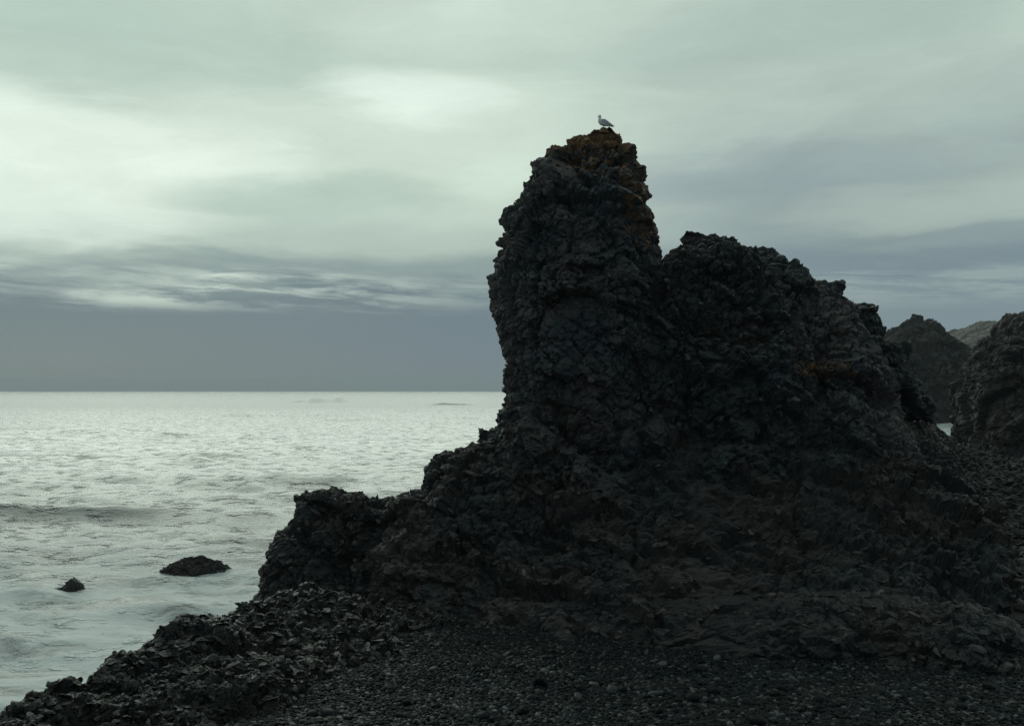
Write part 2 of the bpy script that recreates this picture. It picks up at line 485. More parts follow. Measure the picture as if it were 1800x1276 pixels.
# ------------------------------------------------------------------ the sea
def build_sea():
    m, T = new_mat('sea_water')
    pos = T.n('ShaderNodeNewGeometry').outputs['Position']
    s = T.n('ShaderNodeSeparateXYZ', None, Vector=pos).outputs
    x, y = s[0], s[1]
    # foam: thick in the surf by the rocks, thinning seawards
    shore = T.mr(y, 62.0, 26.0)
    warp = T.xyz(T.m('ADD', T.m('MULTIPLY', x, 0.8), T.m('MULTIPLY', y, 0.15)), T.m('MULTIPLY', y, 1.0), 0.0)
    fn = T.noise(warp, 0.42, 7, 0.62, 1.6)
    fn2 = T.noise(T.xyz(T.m('MULTIPLY', x, 0.35), y, 3.0), 0.85, 6, 0.65, 0.9)
    foam = T.mr(T.m('ADD', T.m('MULTIPLY', fn, 0.6), T.m('ADD', T.m('MULTIPLY', fn2, 0.4), T.m('MULTIPLY', shore, 0.17))), 0.545, 0.70)
    foam = T.m('MULTIPLY', foam, T.m('ADD', T.m('MULTIPLY', shore, 0.85), 0.03))
    def near(px_, py_, rx, ry):
        ax = T.m('DIVIDE', T.m('SUBTRACT', x, px_), rx)
        ay = T.m('DIVIDE', T.m('SUBTRACT', y, py_), ry)
        return T.mr(T.m('ADD', T.m('MULTIPLY', ax, ax), T.m('MULTIPLY', ay, ay)), 1.0, 0.1)
    fn3 = T.noise(T.xyz(x, T.m('MULTIPLY', y, 1.7), 5.0), 1.1, 7, 0.66, 1.0)
    line = T.m('SUBTRACT', x, T.m('ADD', -9.6, T.m('MULTIPLY', T.m('SUBTRACT', y, 13.0), 0.36)))
    edge_ = T.m('MULTIPLY', T.mr(line, -2.4, 0.3), T.mr(y, 26.0, 22.0))
    wash = T.m('MAXIMUM', T.m('MAXIMUM', near(-11.0, 35.2, 3.6, 1.8), near(-15.3, 32.8, 2.2, 1.6)), T.m('MAXIMUM', near(-13.0, 33.5, 5.0, 1.2), T.m('MAXIMUM', edge_, near(80.0, 170.0, 30.0, 60.0))))
    foam = T.m('MAXIMUM', foam, T.m('MULTIPLY', wash, T.mr(fn3, 0.36, 0.60, 0.10, 1.0)))
    milky = T.mr(y, 75.0, 22.0, 0.0, 0.75)
    deep = T.mix(milky, (0.060, 0.080, 0.082, 1), (0.070, 0.086, 0.096, 1))
    col = T.mix(foam, deep, (0.58, 0.62, 0.63, 1))
    rough = T.m('ADD', T.mr(y, 40.0, 400.0, 0.14, 0.30, False), T.m('MULTIPLY', foam, 0.45))
    # small wind ripples, drawn out sideways
    rp = T.noise(T.xyz(T.m('MULTIPLY', x, 0.7), y, 0.0), 3.6, 5, 0.7, 0.0)
    rp2 = T.mr(T.noise(T.xyz(T.m('MULTIPLY', x, 0.85), y, 7.0), 0.95, 4, 0.66, 0.0), 0.52, 0.82)
    rp3 = T.noise(T.xyz(T.m('MULTIPLY', x, 0.4), y, 3.0), 0.16, 5, 0.6, 0.5)
    hgt = T.m('ADD', T.m('MULTIPLY', rp, T.mr(y, 40.0, 130.0, 0.05, 0.004)), T.m('ADD', T.m('MULTIPLY', rp2, T.mr(y, 120.0, 700.0, 0.34, 0.12)), T.m('ADD', T.m('MULTIPLY', rp3, 0.28), T.m('MULTIPLY', foam, 0.05))))
    bp = T.n('ShaderNodeBump', None, Height=hgt, Strength=1.0, Distance=1.0)
    bs = T.n('ShaderNodeBsdfPrincipled', None, Base_Color=col, Roughness=rough, Normal=bp, IOR=1.333)
    bs.inputs['Specular IOR Level'].default_value = 0.5
    T.n('ShaderNodeOutputMaterial', None, Surface=bs)

    r = [9.0]
    while r[-1] < 6000:
        r.append(r[-1] + (0.9 if (443 < r[-1] < 457 or 558 < r[-1] < 577) else 0.11 + 0.0011 * r[-1] ** 1.5))
    r = np.array(r)
    a = np.concatenate([np.radians(np.linspace(-75, -33, 60, endpoint=False)),
                        np.radians(np.linspace(-33, 33, 660, endpoint=False)), np.radians(np.linspace(33, 75, 61))])
    Rr, A = np.meshgrid(r, a, indexing='ij')
    X, Y = Rr * np.sin(A), Rr * np.cos(A)
    dr = 0.11 + 0.0011 * Rr ** 1.5
    Z = np.zeros_like(X)
    rng = np.random.default_rng(5)
    for k in range(70):
        lam = 0.7 * (60 ** (k / 69.0))
        ang = math.radians(-100 + rng.normal(0, 42))        # travelling towards the shore
        kx, ky = 2 * math.pi / lam * math.cos(ang), 2 * math.pi / lam * math.sin(ang)
        amp = 0.0056 * lam ** 0.82 * rng.uniform(0.5, 1.3) / (1 + (lam / 22.0) ** 2)
        ph = rng.uniform(0, 6.28)
        fade = np.clip(lam / (2.2 * dr) - 0.6, 0, 1)
        arg = kx * X + ky * Y + ph
        Z += amp * fade * (np.sin(arg) + 0.22 * np.cos(2 * arg))
    n = vnoise(np.stack([X.ravel() / 14, Y.ravel() / 9, 0 * X.ravel()], 1), 3).reshape(X.shape)
    Z *= 1.0 + 0.55 * n
    nx = vnoise(np.stack([X.ravel() / 3.5, 0 * X.ravel(), 0 * X.ravel()], 1), 9).reshape(X.shape)
    # the swells one can pick out: (x, y, length across, width, height)
    for (cx, cy, lx, ly, hh, tl) in ((-27, 53, 15, 1.4, 0.62, 0.02), (-12, 57, 10, 1.5, 0.22, -.03), (-32, 46, 9, 1.2, .18, .03),
                                 (-20, 115, 16, 2.2, 0.35, 0.03), (-6, 108, 6, 1.6, 0.22, 0.0),
                                 (-84, 562, 15, 2.4, 2.3, 0.0), (-105, 560, 14, 2.0, 1.6, 0.0), (-28, 450, 8, 1.9, 1.15, 0.02), (-250, 480, 60, 8, .7, 0.05),
                                 (-10, 330, 26, 6, .6, 0.0), (-60, 260, 30, 4, .35, 0.0), (-52, 150, 15, 2.5, .3, 0.02), (-15.9, 32.9, 1.6, .45, .16, 0.15), (-14.9, 32.6, 1.2, .4, .14, -0.1), (-11.0, 35.0, 2.2, .5, .22, 0.0), (-13, 30, 8, .8, .16, .05), (-14, 26.5, 5, .6, .13, -.05), (-11, 23.5, 5, .5, .12, .08), (-10.5, 20.5, 4, .45, .10, .0)):
        yy = Y - cy - tl * (X - cx) - min(1.2, lx * .08) * np.sin((X - cx) / lx * 2.3)
        Z += hh * np.exp(-((X - cx) / lx) ** 2) * np.exp(-(yy / ly) ** 2) * (1 + 0.35 * n) * (1 + (0.5 * nx if cy > 400 else 0))
    Z *= np.clip((6000 - Rr) / 3000, 0.0, 1)
    V = np.stack([X, Y, Z + SEA_Z], -1).reshape(-1, 3)
    me = mesh_np('sea', V, grid_quads(len(r), len(a))[:, ::-1], True)
    return ob('sea', me, m, kind='structure')


SEA_Z = -1.5
build_sea()


# ------------------------------------------------------------------ beach and far ground
def ground_z(X, Y):
    p = np.stack([X.ravel(), Y.ravel(), 0 * X.ravel()], 1)
    n = fbm(p / 4.0, 3, 3).reshape(X.shape)
    z = 0.0 + 0.10 * n + 0.05 * fbm(p / 0.9, 2, 8).reshape(X.shape)
    # rises towards the camera's right and under the stack
    z = z + 0.012 * np.clip(X, 0, 10) * np.clip(22 - Y, 0, 8) * 0.3
    # bank behind the stack on the right
    up = np.clip((Y - 26) / 22, 0, 1)
    up = up * up * (3 - 2 * up)
    crest = np.interp(X / np.maximum(Y, 1) * F + 900, [1500, 1600, 1640, 1690, 1800, 2100], [3.6, 3.6, 3.40, 2.30, 1.75, 1.4])
    z = z + up * crest * np.clip((X - 8) / 6, 0, 1) * (1 + .06 * n)
    # away to the bay
    z = z - np.clip((Y - 50) / 9, 0, 1) ** 1.3 * 7
    # down into the sea on the left
    edge = np.interp(Y, [8, 14, 18, 22, 26, 40], [-5.0, -6.4, -5.6, -4.6, -4.2, 2.0])
    z = z - np.clip((edge - X) / 2.0, 0, 2.2)
    return z


xs = np.concatenate([np.arange(-16, -9, .3), np.arange(-9, 13, .11), np.arange(13, 40, .25), np.arange(40, 70, 2)])
ys = np.concatenate([np.arange(3, 11, .5), np.arange(11, 27, .11), np.arange(27, 62, .3)])
GX, GY = np.meshgrid(xs, ys)
GZ = ground_z(GX, GY)
V = np.stack([GX, GY, GZ], -1).reshape(-1, 3)
beach = ob('beach', mesh_np('beach', V, grid_quads(len(ys), len(xs)), True), M_PEB, kind='structure')
PATCH['beach'] = (V, grid_quads(len(ys), len(xs)))

# ------------------------------------------------------------------ slab bank on the left (heightfield over a crest line)
CREST = np.array([px2w(*c) for c in ((-60, 1345, 13.2), (40, 1268, 14.6), (110, 1222, 15.4), (190, 1176, 16.5), (250, 1150, 17.3),
                                     (330, 1108, 18.4), (400, 1084, 19.4), (470, 1062, 20.3), (560, 1047, 21.6), (680, 1056, 23.0), (760, 1080, 24.5))])


def bank_z(X, Y):
    t = np.linspace(0, len(CREST) - 1, 240)
    c = np.stack([np.interp(t, np.arange(len(CREST)), CREST[:, k]) for k in range(3)], 1)
    d = np.gradient(c[:, :2], axis=0)
    d /= np.linalg.norm(d, axis=1, keepdims=True)
    nrm = np.stack([-d[:, 1], d[:, 0]], 1)         # points seawards (left of the walking direction)
    z = np.full(X.shape, -9.0)
    best = np.full(X.shape, 1e9)
    for k in range(240):
        ex, ey = X - c[k, 0], Y - c[k, 1]
        dd = ex * ex + ey * ey
        sd_ = ex * nrm[k, 0] + ey * nrm[k, 1]
        dist = np.sqrt(dd)
        prof = np.where(sd_ > 0, c[k, 2] - 0.15 * np.minimum(dist, .5) - 0.95 * np.clip(dist - 0.35, 0, 9),
                        c[k, 2] - 0.10 * dist - 0.075 * dist ** 1.7)
        m_ = dd < best
        z = np.where(m_, prof, z)
        best = np.where(m_, dd, best)
    return z


bx_ = np.arange(-10.5, 0.6, .045)
by_ = np.arange(11.0, 26, .045)
BX, BY = np.meshgrid(bx_, by_)
BZ = bank_z(BX, BY)
pp = np.stack([BX.ravel(), BY.ravel(), BZ.ravel()], 1)
rel = (0.45 * fbm(pp / 1.4, 3, 91) + 0.15 * facet(pp * np.array([1, 1, 1.6]) / 0.62, 93, .9, .3, .7) + 0.10 * facet(pp * np.array([1, 1, 1.6]) / 0.27, 97, .9, .45, .9) + 0.04 * facet(pp / 0.13, 99, .8, .4, .9)).reshape(BX.shape)
BZ = BZ + rel
V = np.stack([BX, BY, BZ], -1).reshape(-1, 3)
Q = grid_quads(len(by_), len(bx_))
gz = ground_z(BX, BY).ravel()
keep = (V[:, 2] > np.maximum(gz - 0.25, SEA_Z - 1.0))[Q].any(1)
Q = Q[keep]
used = np.unique(Q)
remap = np.full(len(V), -1)
remap[used] = np.arange(len(used))
V, Q = V[used], remap[Q]
bank = ob('slab_bank', mesh_np('slab_bank', V, Q, False), M_WET,
          label='low bank of wet black slabs running down to the surf, lower left', category='rock bank')
PATCH['slab_bank'] = (V, Q)

# ------------------------------------------------------------------ the sea stack
stack = bpy.data.objects.new('sea_stack', None)
COL.objects.link(stack)
stack['label'] = 'tall jagged black lava stack with an orange lichened pinnacle rising from the pebble beach'
stack['category'] = 'rock formation'


def O(pts, Y):
    return [(p[1], p[0], p[2] if len(p) > 2 else Y) for p in pts]


pinnacle = lobe('pinnacle',
     O([(1044, 222), (1022, 230), (1000, 244), (978, 258), (962, 274), (938, 288), (926, 304), (922, 325), (914, 345), (902, 368), (884, 385), (880, 420),
        (876, 470), (874, 520), (880, 565), (888, 600), (892, 640), (890, 690), (882, 720), (872, 748), (860, 770), (850, 800), (840, 900), (830, 1000)], 28),
     O([(1076, 222), (1094, 231), (1104, 250), (1106, 270), (1112, 290), (1128, 304), (1134, 330), (1138, 365), (1146, 400), (1150, 430), (1156, 470),
        (1165, 520), (1180, 600), (1200, 700), (1210, 800), (1220, 1000)], 28),
     [(222, .2, .3), (250, .45, .6), (300, .8, 1.0), (350, 1.3, 1.4), (400, 1.8, 1.8), (550, 2.2, 2.2), (700, 2.3, 2.4), (800, 2.7, 2.6), (1000, 3.4, 3)],
     M_ROCK, stack, step=.046, strat=1.0)
hump = lobe('hump',
     O([(1205, 396), (1186, 408), (1178, 424), (1162, 434), (1140, 446), (1110, 470), (1085, 520), (1060, 600), (1040, 700), (1030, 800), (1020, 1000)], 28.3),
     O([(1225, 396), (1262, 405), (1284, 414), (1296, 434), (1330, 446), (1352, 470), (1390, 520), (1430, 600), (1480, 700), (1520, 800), (1540, 1000)], 28.3),
     [(396, .3, .6), (420, .8, .9), (470, 1.7, 1.6), (560, 2.3, 2.2), (700, 2.9, 2.6), (800, 3.4, 3), (1000, 4, 3.4)], M_ROCK, stack, seed=3.3)
shoulder_hi = lobe('crag',
     O([(1338, 434), (1318, 442), (1290, 480), (1270, 520), (1250, 600), (1230, 700), (1220, 800), (1200, 1000)], 28.8),
     O([(1350, 434), (1366, 446), (1386, 464), (1410, 482), (1420, 500), (1425, 530), (1450, 600), (1490, 700), (1530, 800), (1560, 1000)], 28.8),
     [(434, .5, .7), (520, 1.7, 1.6), (620, 2.4, 2.2), (760, 3.0, 2.6), (1000, 4, 3.4)], M_ROCK, stack, seed=7.7)
crag2 = lobe('crag',
     O([(1425, 495), (1400, 508), (1370, 540), (1350, 600), (1330, 700), (1310, 800), (1300, 1000)], 28.4),
     O([(1450, 495), (1470, 509), (1484, 536), (1502, 578), (1530, 620), (1558, 680), (1575, 740), (1600, 800), (1620, 1000)], 28.4),
     [(495, .5, .7), (560, 1.6, 1.5), (640, 2.4, 2.2), (760, 3.1, 2.6), (1000, 4, 3.4)], M_ROCK, stack, seed=12.1)
lump = lobe('overhanging_boulder',
     O([(1497, 531), (1485, 545), (1475, 580), (1470, 620), (1475, 680), (1490, 730), (1520, 765), (1560, 775)], 29.4),
     O([(1520, 531), (1544, 543), (1562, 574), (1584, 612), (1590, 645), (1600, 675), (1610, 705), (1612, 735), (1596, 760), (1580, 775)], 29.4),
     [(531, .5, .8), (600, 1.5, 1.8), (680, 2.0, 2.2), (730, 1.9, 2.2), (775, .9, 1.2)], M_ROCK, stack, seed=17.9)
apron = lobe('apron',
     O([(880, 735, 28), (860, 760, 28), (800, 850, 27.5), (760, 950, 27), (740, 1040, 26.5), (740, 1160, 26)], 28),
     O([(1600, 735, 28.5), (1642, 752, 28.2), (1672, 790, 27.6), (1694, 840, 27), (1728, 890, 26), (1756, 950, 25), (1782, 1020, 23.5), (1800, 1090, 22), (1830, 1160, 20.8)], 28),
     [(735, 1.0, 1), (760, 1.9, 1.8), (850, 2.9, 2.4), (950, 3.6, 3), (1040, 4.2, 3.6), (1160, 5.0, 4.4)], M_APRON, stack,
     step=.050, strat=1.7, expo=2.7, seed=23, ledge=.30)
should = lobe('shoulder',
     O([(880, 752), (846, 776), (822, 784), (796, 798), (772, 806), (756, 826), (750, 850), (740, 880), (725, 940), (710, 1100)], 27),
     O([(930, 752), (960, 776), (980, 850), (1000, 940), (1040, 1100)], 27),
     [(752, .5, .6), (800, 1.2, 1.2), (870, 1.9, 1.8), (940, 2.4, 2), (1100, 3.2, 2.6)], M_APRON, stack, strat=.7, seed=29)
block = lobe('seaward_block',
     O([(610, 856), (560, 864), (534, 870), (520, 896), (500, 916), (486, 936), (470, 960), (464, 990), (456, 1030), (440, 1062), (425, 1100), (415, 1160)], 26.5),
     O([(640, 856), (660, 868), (780, 876), (820, 900), (860, 960), (900, 1060), (920, 1160)], 26.5),
     [(856, .6, .8), (880, 1.2, 1.2), (940, 1.7, 1.6), (1020, 2.3, 2), (1160, 3.6, 2.6)], M_APRON, stack, strat=.7, seed=37)
knob = lobe('knoll',
     O([(720, 858), (706, 866), (690, 880), (660, 960), (640, 1160)], 26.2), O([(742, 858), (775, 866), (840, 880), (880, 960), (900, 1160)], 26.2),
     [(858, .5, .5), (900, 1.2, 1.2), (960, 1.9, 1.8), (1160, 3.4, 2.6)], M_APRON, stack, strat=1.4, seed=41)
toe = lobe('talus_foot',
     O([(1010, 1046, 22.6), (960, 1062, 22.8), (840, 1090, 23), (790, 1120, 23), (780, 1160, 23)], 23),
     O([(1560, 1046, 20.3), (1650, 1062, 19.6), (1790, 1100, 18.8), (1840, 1160, 18.4), (1850, 1230, 18.4)], 19),
     [(1046, .4, 2), (1075, .8, 2.4), (1110, 1.2, 3), (1160, 1.4, 3)], M_APRON, stack, strat=1.9, expo=3, amp=.7, seed=47, big=.6)

# ------------------------------------------------------------------ rocks in the surf
lobe_rocks = []


def sea_rock(name, left, right, depth, label, s, seed, amp):
    o = lobe(name, left, right, depth, M_SEAROCK, None, step=.035, s=s, strat=1.2, seed=seed, amp=amp, big=0)
    o['label'] = label
    o['category'] = 'rock'
    o['group'] = 'rocks standing in the surf'
    return o


YR = 36.5
sea_rock('sea_rock', O([(350, 974), (334, 978), (308, 983), (296, 990), (284, 997), (268, 1004), (246, 1010), (238, 1030), (232, 1045)], YR),
         O([(358, 974), (366, 978), (380, 984), (392, 989), (402, 996), (412, 1001), (418, 1030), (424, 1045)], YR),
         [(974, .05, .1), (985, .25, .2), (1000, .6, .6), (1045, 1.2, 1)], 'larger jagged black rock standing clear of the surf', .30, 51, 1.25)
sea_rock('sea_rock', O([(128, 1013), (118, 1020), (108, 1030), (92, 1034), (80, 1042), (70, 1064)], 33.5),
         O([(132, 1014), (142, 1020), (148, 1030), (152, 1046), (156, 1064)], 33.5),
         [(1014, .15, .15), (1030, .4, .4), (1064, .9, .8)], 'small dark rock half covered by water washing over it', .32, 57, .8)

# ------------------------------------------------------------------ cliffs beyond
def far(name, left, right, depth, mat, label, cat, step, s, seed, **kw):
    o = lobe(name, left, right, depth, mat, None, step=step, s=s, seed=seed, big=kw.pop('big', 2.0), **kw)
    o['label'] = label
    o['category'] = cat
    return o


near_cliff = far('lava_cliff', O([(1745, 582), (1728, 592), (1722, 612), (1714, 632), (1706, 655), (1703, 700), (1706, 740), (1712, 780), (1710, 860)], 64),
    O([(1755, 580), (1860, 590), (1900, 640), (1960, 860)], 64),
    [(580, 1.5, 2), (640, 4, 5), (720, 5, 6), (860, 6, 8)], M_CLIFF, 'near dark lava cliff at the right edge behind the rubble slope', 'cliff', .14, 1.5, 5, big=1.0)
lobe('cliff_tower', O([(1800, 548), (1778, 566), (1768, 590), (1750, 700), (1740, 860)], 68), O([(1830, 540), (1900, 560), (2050, 700), (2100, 860)], 68),
     [(540, 2, 2), (600, 4, 4), (860, 8, 8)], M_CLIFF, near_cliff, step=.16, s=1.5, seed=9, big=1.5)
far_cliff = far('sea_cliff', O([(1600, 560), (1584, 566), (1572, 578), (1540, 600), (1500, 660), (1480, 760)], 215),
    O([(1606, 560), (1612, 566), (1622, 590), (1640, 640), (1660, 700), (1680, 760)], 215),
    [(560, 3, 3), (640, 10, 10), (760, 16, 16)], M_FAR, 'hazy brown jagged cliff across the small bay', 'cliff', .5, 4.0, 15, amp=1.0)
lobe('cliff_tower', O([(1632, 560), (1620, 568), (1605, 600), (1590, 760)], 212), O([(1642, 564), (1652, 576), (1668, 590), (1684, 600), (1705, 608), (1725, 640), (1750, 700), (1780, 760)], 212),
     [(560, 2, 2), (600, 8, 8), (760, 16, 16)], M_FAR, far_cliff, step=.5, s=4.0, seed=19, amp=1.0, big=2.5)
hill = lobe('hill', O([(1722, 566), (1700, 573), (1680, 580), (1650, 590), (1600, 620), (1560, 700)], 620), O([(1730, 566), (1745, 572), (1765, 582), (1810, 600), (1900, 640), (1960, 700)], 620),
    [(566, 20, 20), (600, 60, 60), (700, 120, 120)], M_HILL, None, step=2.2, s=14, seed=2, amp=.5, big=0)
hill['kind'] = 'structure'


# ------------------------------------------------------------------ thin sea haze round everything
bm = bmesh.new()
bmesh.ops.create_cube(bm, size=1.0)
bmesh.ops.scale(bm, verts=bm.verts, vec=(12600, 12600, 70))
bmesh.ops.translate(bm, verts=bm.verts, vec=(0, 0, 22))
hm = bpy.data.meshes.new('haze')
bm.to_mesh(hm)
bm.free()
mh, T = new_mat('haze_air')
pvn = T.n('ShaderNodeVolumePrincipled', None, Color=(0.80, 0.88, 0.92, 1), Density=0.00021)
T.t.links.new(pvn.outputs[0], T.n('ShaderNodeOutputMaterial').inputs['Volume'])
ob('haze', hm, mh, kind='stuff')


# ------------------------------------------------------------------ stones
def hull_mesh(name, n, sx, sy, sz, rng):
    bm = bmesh.new()
    for _ in range(n):
        v = rng.normal(size=3)
        v /= np.linalg.norm(v)
        v *= rng.uniform(.85, 1.1)
        bm.verts.new((v[0] * sx, v[1] * sy, v[2] * sz))
    bmesh.ops.convex_hull(bm, input=bm.verts)
    loose = [v for v in bm.verts if not v.link_faces]
    bmesh.ops.delete(bm, geom=loose, context='VERTS')
    bmesh.ops.recalc_face_normals(bm, faces=bm.faces)
    me = bpy.data.meshes.new(name)
    bm.to_mesh(me)
    bm.free()
    return me


def pebble_mesh(name, sx, sy, sz, rng):
    bm = bmesh.new()
    bmesh.ops.create_icosphere(bm, subdivisions=2, radius=1)
    ph = rng.uniform(0, 6.28, 6)
    for v in bm.verts:
        c = v.co
        k = 1 + .10 * math.sin(2.1 * c.x + ph[0]) + .10 * math.sin(2.4 * c.y + ph[1]) + .08 * math.sin(2.7 * c.z + ph[2])
        v.co = Vector((c.x * sx * k, c.y * sy * k, c.z * sz * k))
    for f in bm.faces:
        f.smooth = True
    me = bpy.data.meshes.new(name)
    bm.to_mesh(me)
    bm.free()
    return me


vr = np.random.default_rng(3)
CLAST = [hull_mesh('clast', 13, .5, vr.uniform(.36, .5), vr.uniform(.28, .44), vr) for _ in range(10)]
SLAB = [hull_mesh('slab', 15, .5, vr.uniform(.36, .5), vr.uniform(.11, .22), vr) for _ in range(10)]
PEB = [pebble_mesh('pebble', .5, vr.uniform(.36, .47), vr.uniform(.24, .36), vr) for _ in range(8)]

_cols = {}


def variants(kind, meshes, mat):
    key = (kind, mat.name)
    if key not in _cols:
        c = bpy.data.collections.new(kind + '_shapes')
        for me in meshes:
            m2 = me.copy()
            m2.materials.append(mat)
            c.objects.link(bpy.data.objects.new(kind + '_shape', m2))
        _cols[key] = c
    return _cols[key]


def scatter_group(coll):
    ng = bpy.data.node_groups.new('scatter', 'GeometryNodeTree')
    ng.interface.new_socket('Geometry', in_out='INPUT', socket_type='NodeSocketGeometry')
    ng.interface.new_socket('Geometry', in_out='OUTPUT', socket_type='NodeSocketGeometry')
    N, Lk = ng.nodes, ng.links
    gi, go = N.new('NodeGroupInput'), N.new('NodeGroupOutput')
    ci = N.new('GeometryNodeCollectionInfo')
    ci.inputs['Collection'].default_value = coll
    ci.inputs['Separate Children'].default_value = True
    ci.inputs['Reset Children'].default_value = True
    ip = N.new('GeometryNodeInstanceOnPoints')
    ip.inputs['Pick Instance'].default_value = True

    def attr(name, typ):
        a = N.new('GeometryNodeInputNamedAttribute')
        a.data_type = typ
        a.inputs['Name'].default_value = name
        return a.outputs[0]
    e2r = N.new('FunctionNodeEulerToRotation')
    Lk.new(attr('rot', 'FLOAT_VECTOR'), e2r.inputs[0])
    Lk.new(gi.outputs[0], ip.inputs['Points'])
    Lk.new(ci.outputs[0], ip.inputs['Instance'])
    Lk.new(attr('vid', 'INT'), ip.inputs['Instance Index'])
    Lk.new(e2r.outputs[0], ip.inputs['Rotation'])
    Lk.new(attr('scl', 'FLOAT_VECTOR'), ip.inputs['Scale'])
    Lk.new(ip.outputs[0], go.inputs[0])
    return ng


def mass(name, kind, meshes, mat, P, Rt, Sc, parent):
    """thousands of loose stones as one object"""
    me = mesh_np(name, P, np.zeros((0, 3), np.int32))
    n = len(P)
    a = me.attributes.new('rot', 'FLOAT_VECTOR', 'POINT')
    a.data.foreach_set('vector', np.asarray(Rt, np.float32).ravel())
    a = me.attributes.new('scl', 'FLOAT_VECTOR', 'POINT')
    a.data.foreach_set('vector', np.asarray(Sc, np.float32).ravel())
    a = me.attributes.new('vid', 'INT', 'POINT')
    a.data.foreach_set('value', RNG.integers(0, len(meshes), n).astype(np.int32))
    o = ob(name, me, None, parent, kind='stuff')
    md = o.modifiers.new('scatter', 'NODES')
    md.node_group = scatter_group(variants(kind, meshes, mat))
    return o


def sample(key, n):
    V, Q = PATCH[key]
    A, B, C_, D = V[Q[:, 0]], V[Q[:, 1]], V[Q[:, 2]], V[Q[:, 3]]
    nrm = np.cross(C_ - A, D - B)
    ar = np.linalg.norm(nrm, axis=1) + 1e-12
    cdf = np.cumsum(ar)
    f = np.searchsorted(cdf, RNG.uniform(0, cdf[-1], n))
    u, v = RNG.uniform(0, 1, (2, n, 1))
    P = A[f] * (1 - u) * (1 - v) + B[f] * u * (1 - v) + C_[f] * u * v + D[f] * (1 - u) * v
    N = nrm[f] / ar[f][:, None]
    return P, N


def in_view(P, margin=60):
    d = P[:, 1]
    px = 900 + P[:, 0] / d * F
    row = HOR - (P[:, 2] - CAM_H) / d * F
    return (d > 5) & (px > -margin) & (px < 1800 + margin) & (row > -margin) & (row < 1276 + margin)


# one blocker tree of everything solid for visibility tests
def bvh_of(names):
    vs, qs, off = [], [], 0
    for k in names:
        V, Q = PATCH[k]
        vs.append(V)
        qs.append(Q + off)
        off += len(V)
    V = np.vstack(vs)
    Q = np.vstack(qs)
    return BVHTree.FromPolygons(V.tolist(), Q.tolist())


stack_keys = [o.name for o in stack.children]
BV = bvh_of(stack_keys + ['slab_bank', 'beach'])
EYE = Vector((0, 0, CAM_H))


def visible(p, tol=0.35):
    d = Vector(p) - EYE
    L = d.length
    h = BV.ray_cast(EYE, d / L, L)
    return h[3] is None or h[3] > L - tol


def tilt_rot(N, jitter, yaw=None):
    """euler angles that lay a stone's flat side on the surface with random yaw and wobble"""
    out = np.zeros((len(N), 3))
    for i, n in enumerate(N):
        v = Vector(n) + Vector(RNG.normal(0, jitter, 3))
        q = v.to_track_quat('Z', 'Y').to_matrix() @ Matrix.Rotation(RNG.uniform(0, 6.283), 3, 'Z')
        out[i] = q.to_euler()
    return out


def place(parent, base_name, meshes, mat, P, Rt, Sc, name_stuff, kind, singles=300):
    """the stones that show largest become single parts, the rest one mass"""
    app = Sc.max(1) / np.linalg.norm(P - np.array([0, 0, CAM_H]), axis=1)
    app[~in_view(P, -5)] = 0
    order = np.argsort(-app)
    chosen = []
    for i in order:
        if len(chosen) >= singles or app[i] <= 0:
            break
        if visible(P[i], 0.25):
            chosen.append(i)
    pool = []
    for me in meshes:
        m2 = me.copy()
        m2.name = base_name
        m2.materials.append(mat)
        pool.append(m2)
    for j, i in enumerate(chosen):
        o = bpy.data.objects.new(base_name, pool[j % len(pool)])
        o.location, o.rotation_euler, o.scale = P[i], Rt[i], Sc[i]
        COL.objects.link(o)
        o.parent = parent
    rest = np.ones(len(P), bool)
    rest[chosen] = False
    mass(name_stuff, kind, meshes, mat, P[rest], Rt[rest], Sc[rest], parent)


# broken stones all over the stack
PP, NN, SS, AP = [], [], [], []
for key in stack_keys:
    V, Q = PATCH[key]
    area = 0.5 * np.linalg.norm(np.cross(V[Q[:, 2]] - V[Q[:, 0]], V[Q[:, 3]] - V[Q[:, 1]]), axis=1).sum()
    P, N = sample(key, int(area * 26))
    C0 = V.mean(0)
    flip = np.sum(N * (P - C0), axis=1)
    # quads of one loft share an orientation: make all point out by majority
    if (flip > 0).mean() < .5:
        N = -N
    perch = (np.abs(P[:, 0] - 2.58) < .35) & (P[:, 2] > 12.1)
    ok = ~perch & in_view(P, 150) & (P[:, 2] > -0.4) & (np.sum(N * (np.array([0, 0, CAM_H]) - P), axis=1) > -4.0)
    PP.append(P[ok])
    NN.append(N[ok])
    AP.append(np.full(ok.sum(), key in (apron.name, should.name, block.name, knob.name, toe.name)))
P, N, A_ = np.vstack(PP), np.vstack(NN), np.concatenate(AP)
sz = 0.055 + 0.20 * RNG.random(len(P)) ** 4
SC = np.stack([sz * RNG.uniform(.8, 1.3, len(P)), sz * RNG.uniform(.8, 1.2, len(P)), sz * RNG.uniform(.7, 1.2, len(P))], 1)
# clasts on the upper stack sit at any angle; lower down they lie flat like slabs
up = np.where(A_[:, None], N * .45 + np.array([0, 0, 1.0]) * .75, N)
RT = tilt_rot(up, .33)
P = P + N * (sz * .02)[:, None]
place(stack, 'stone', CLAST, M_ROCK, P[~A_], RT[~A_], SC[~A_], 'lava_rubble', 'clast', 150)
mix_m = SLAB[:6] + CLAST[:4]
SC2 = SC[A_] * np.array([1.25, 1.1, 1.0])
place(stack, 'stone', mix_m, M_APRON, P[A_], RT[A_], SC2, 'slab_rubble', 'slab', 150)

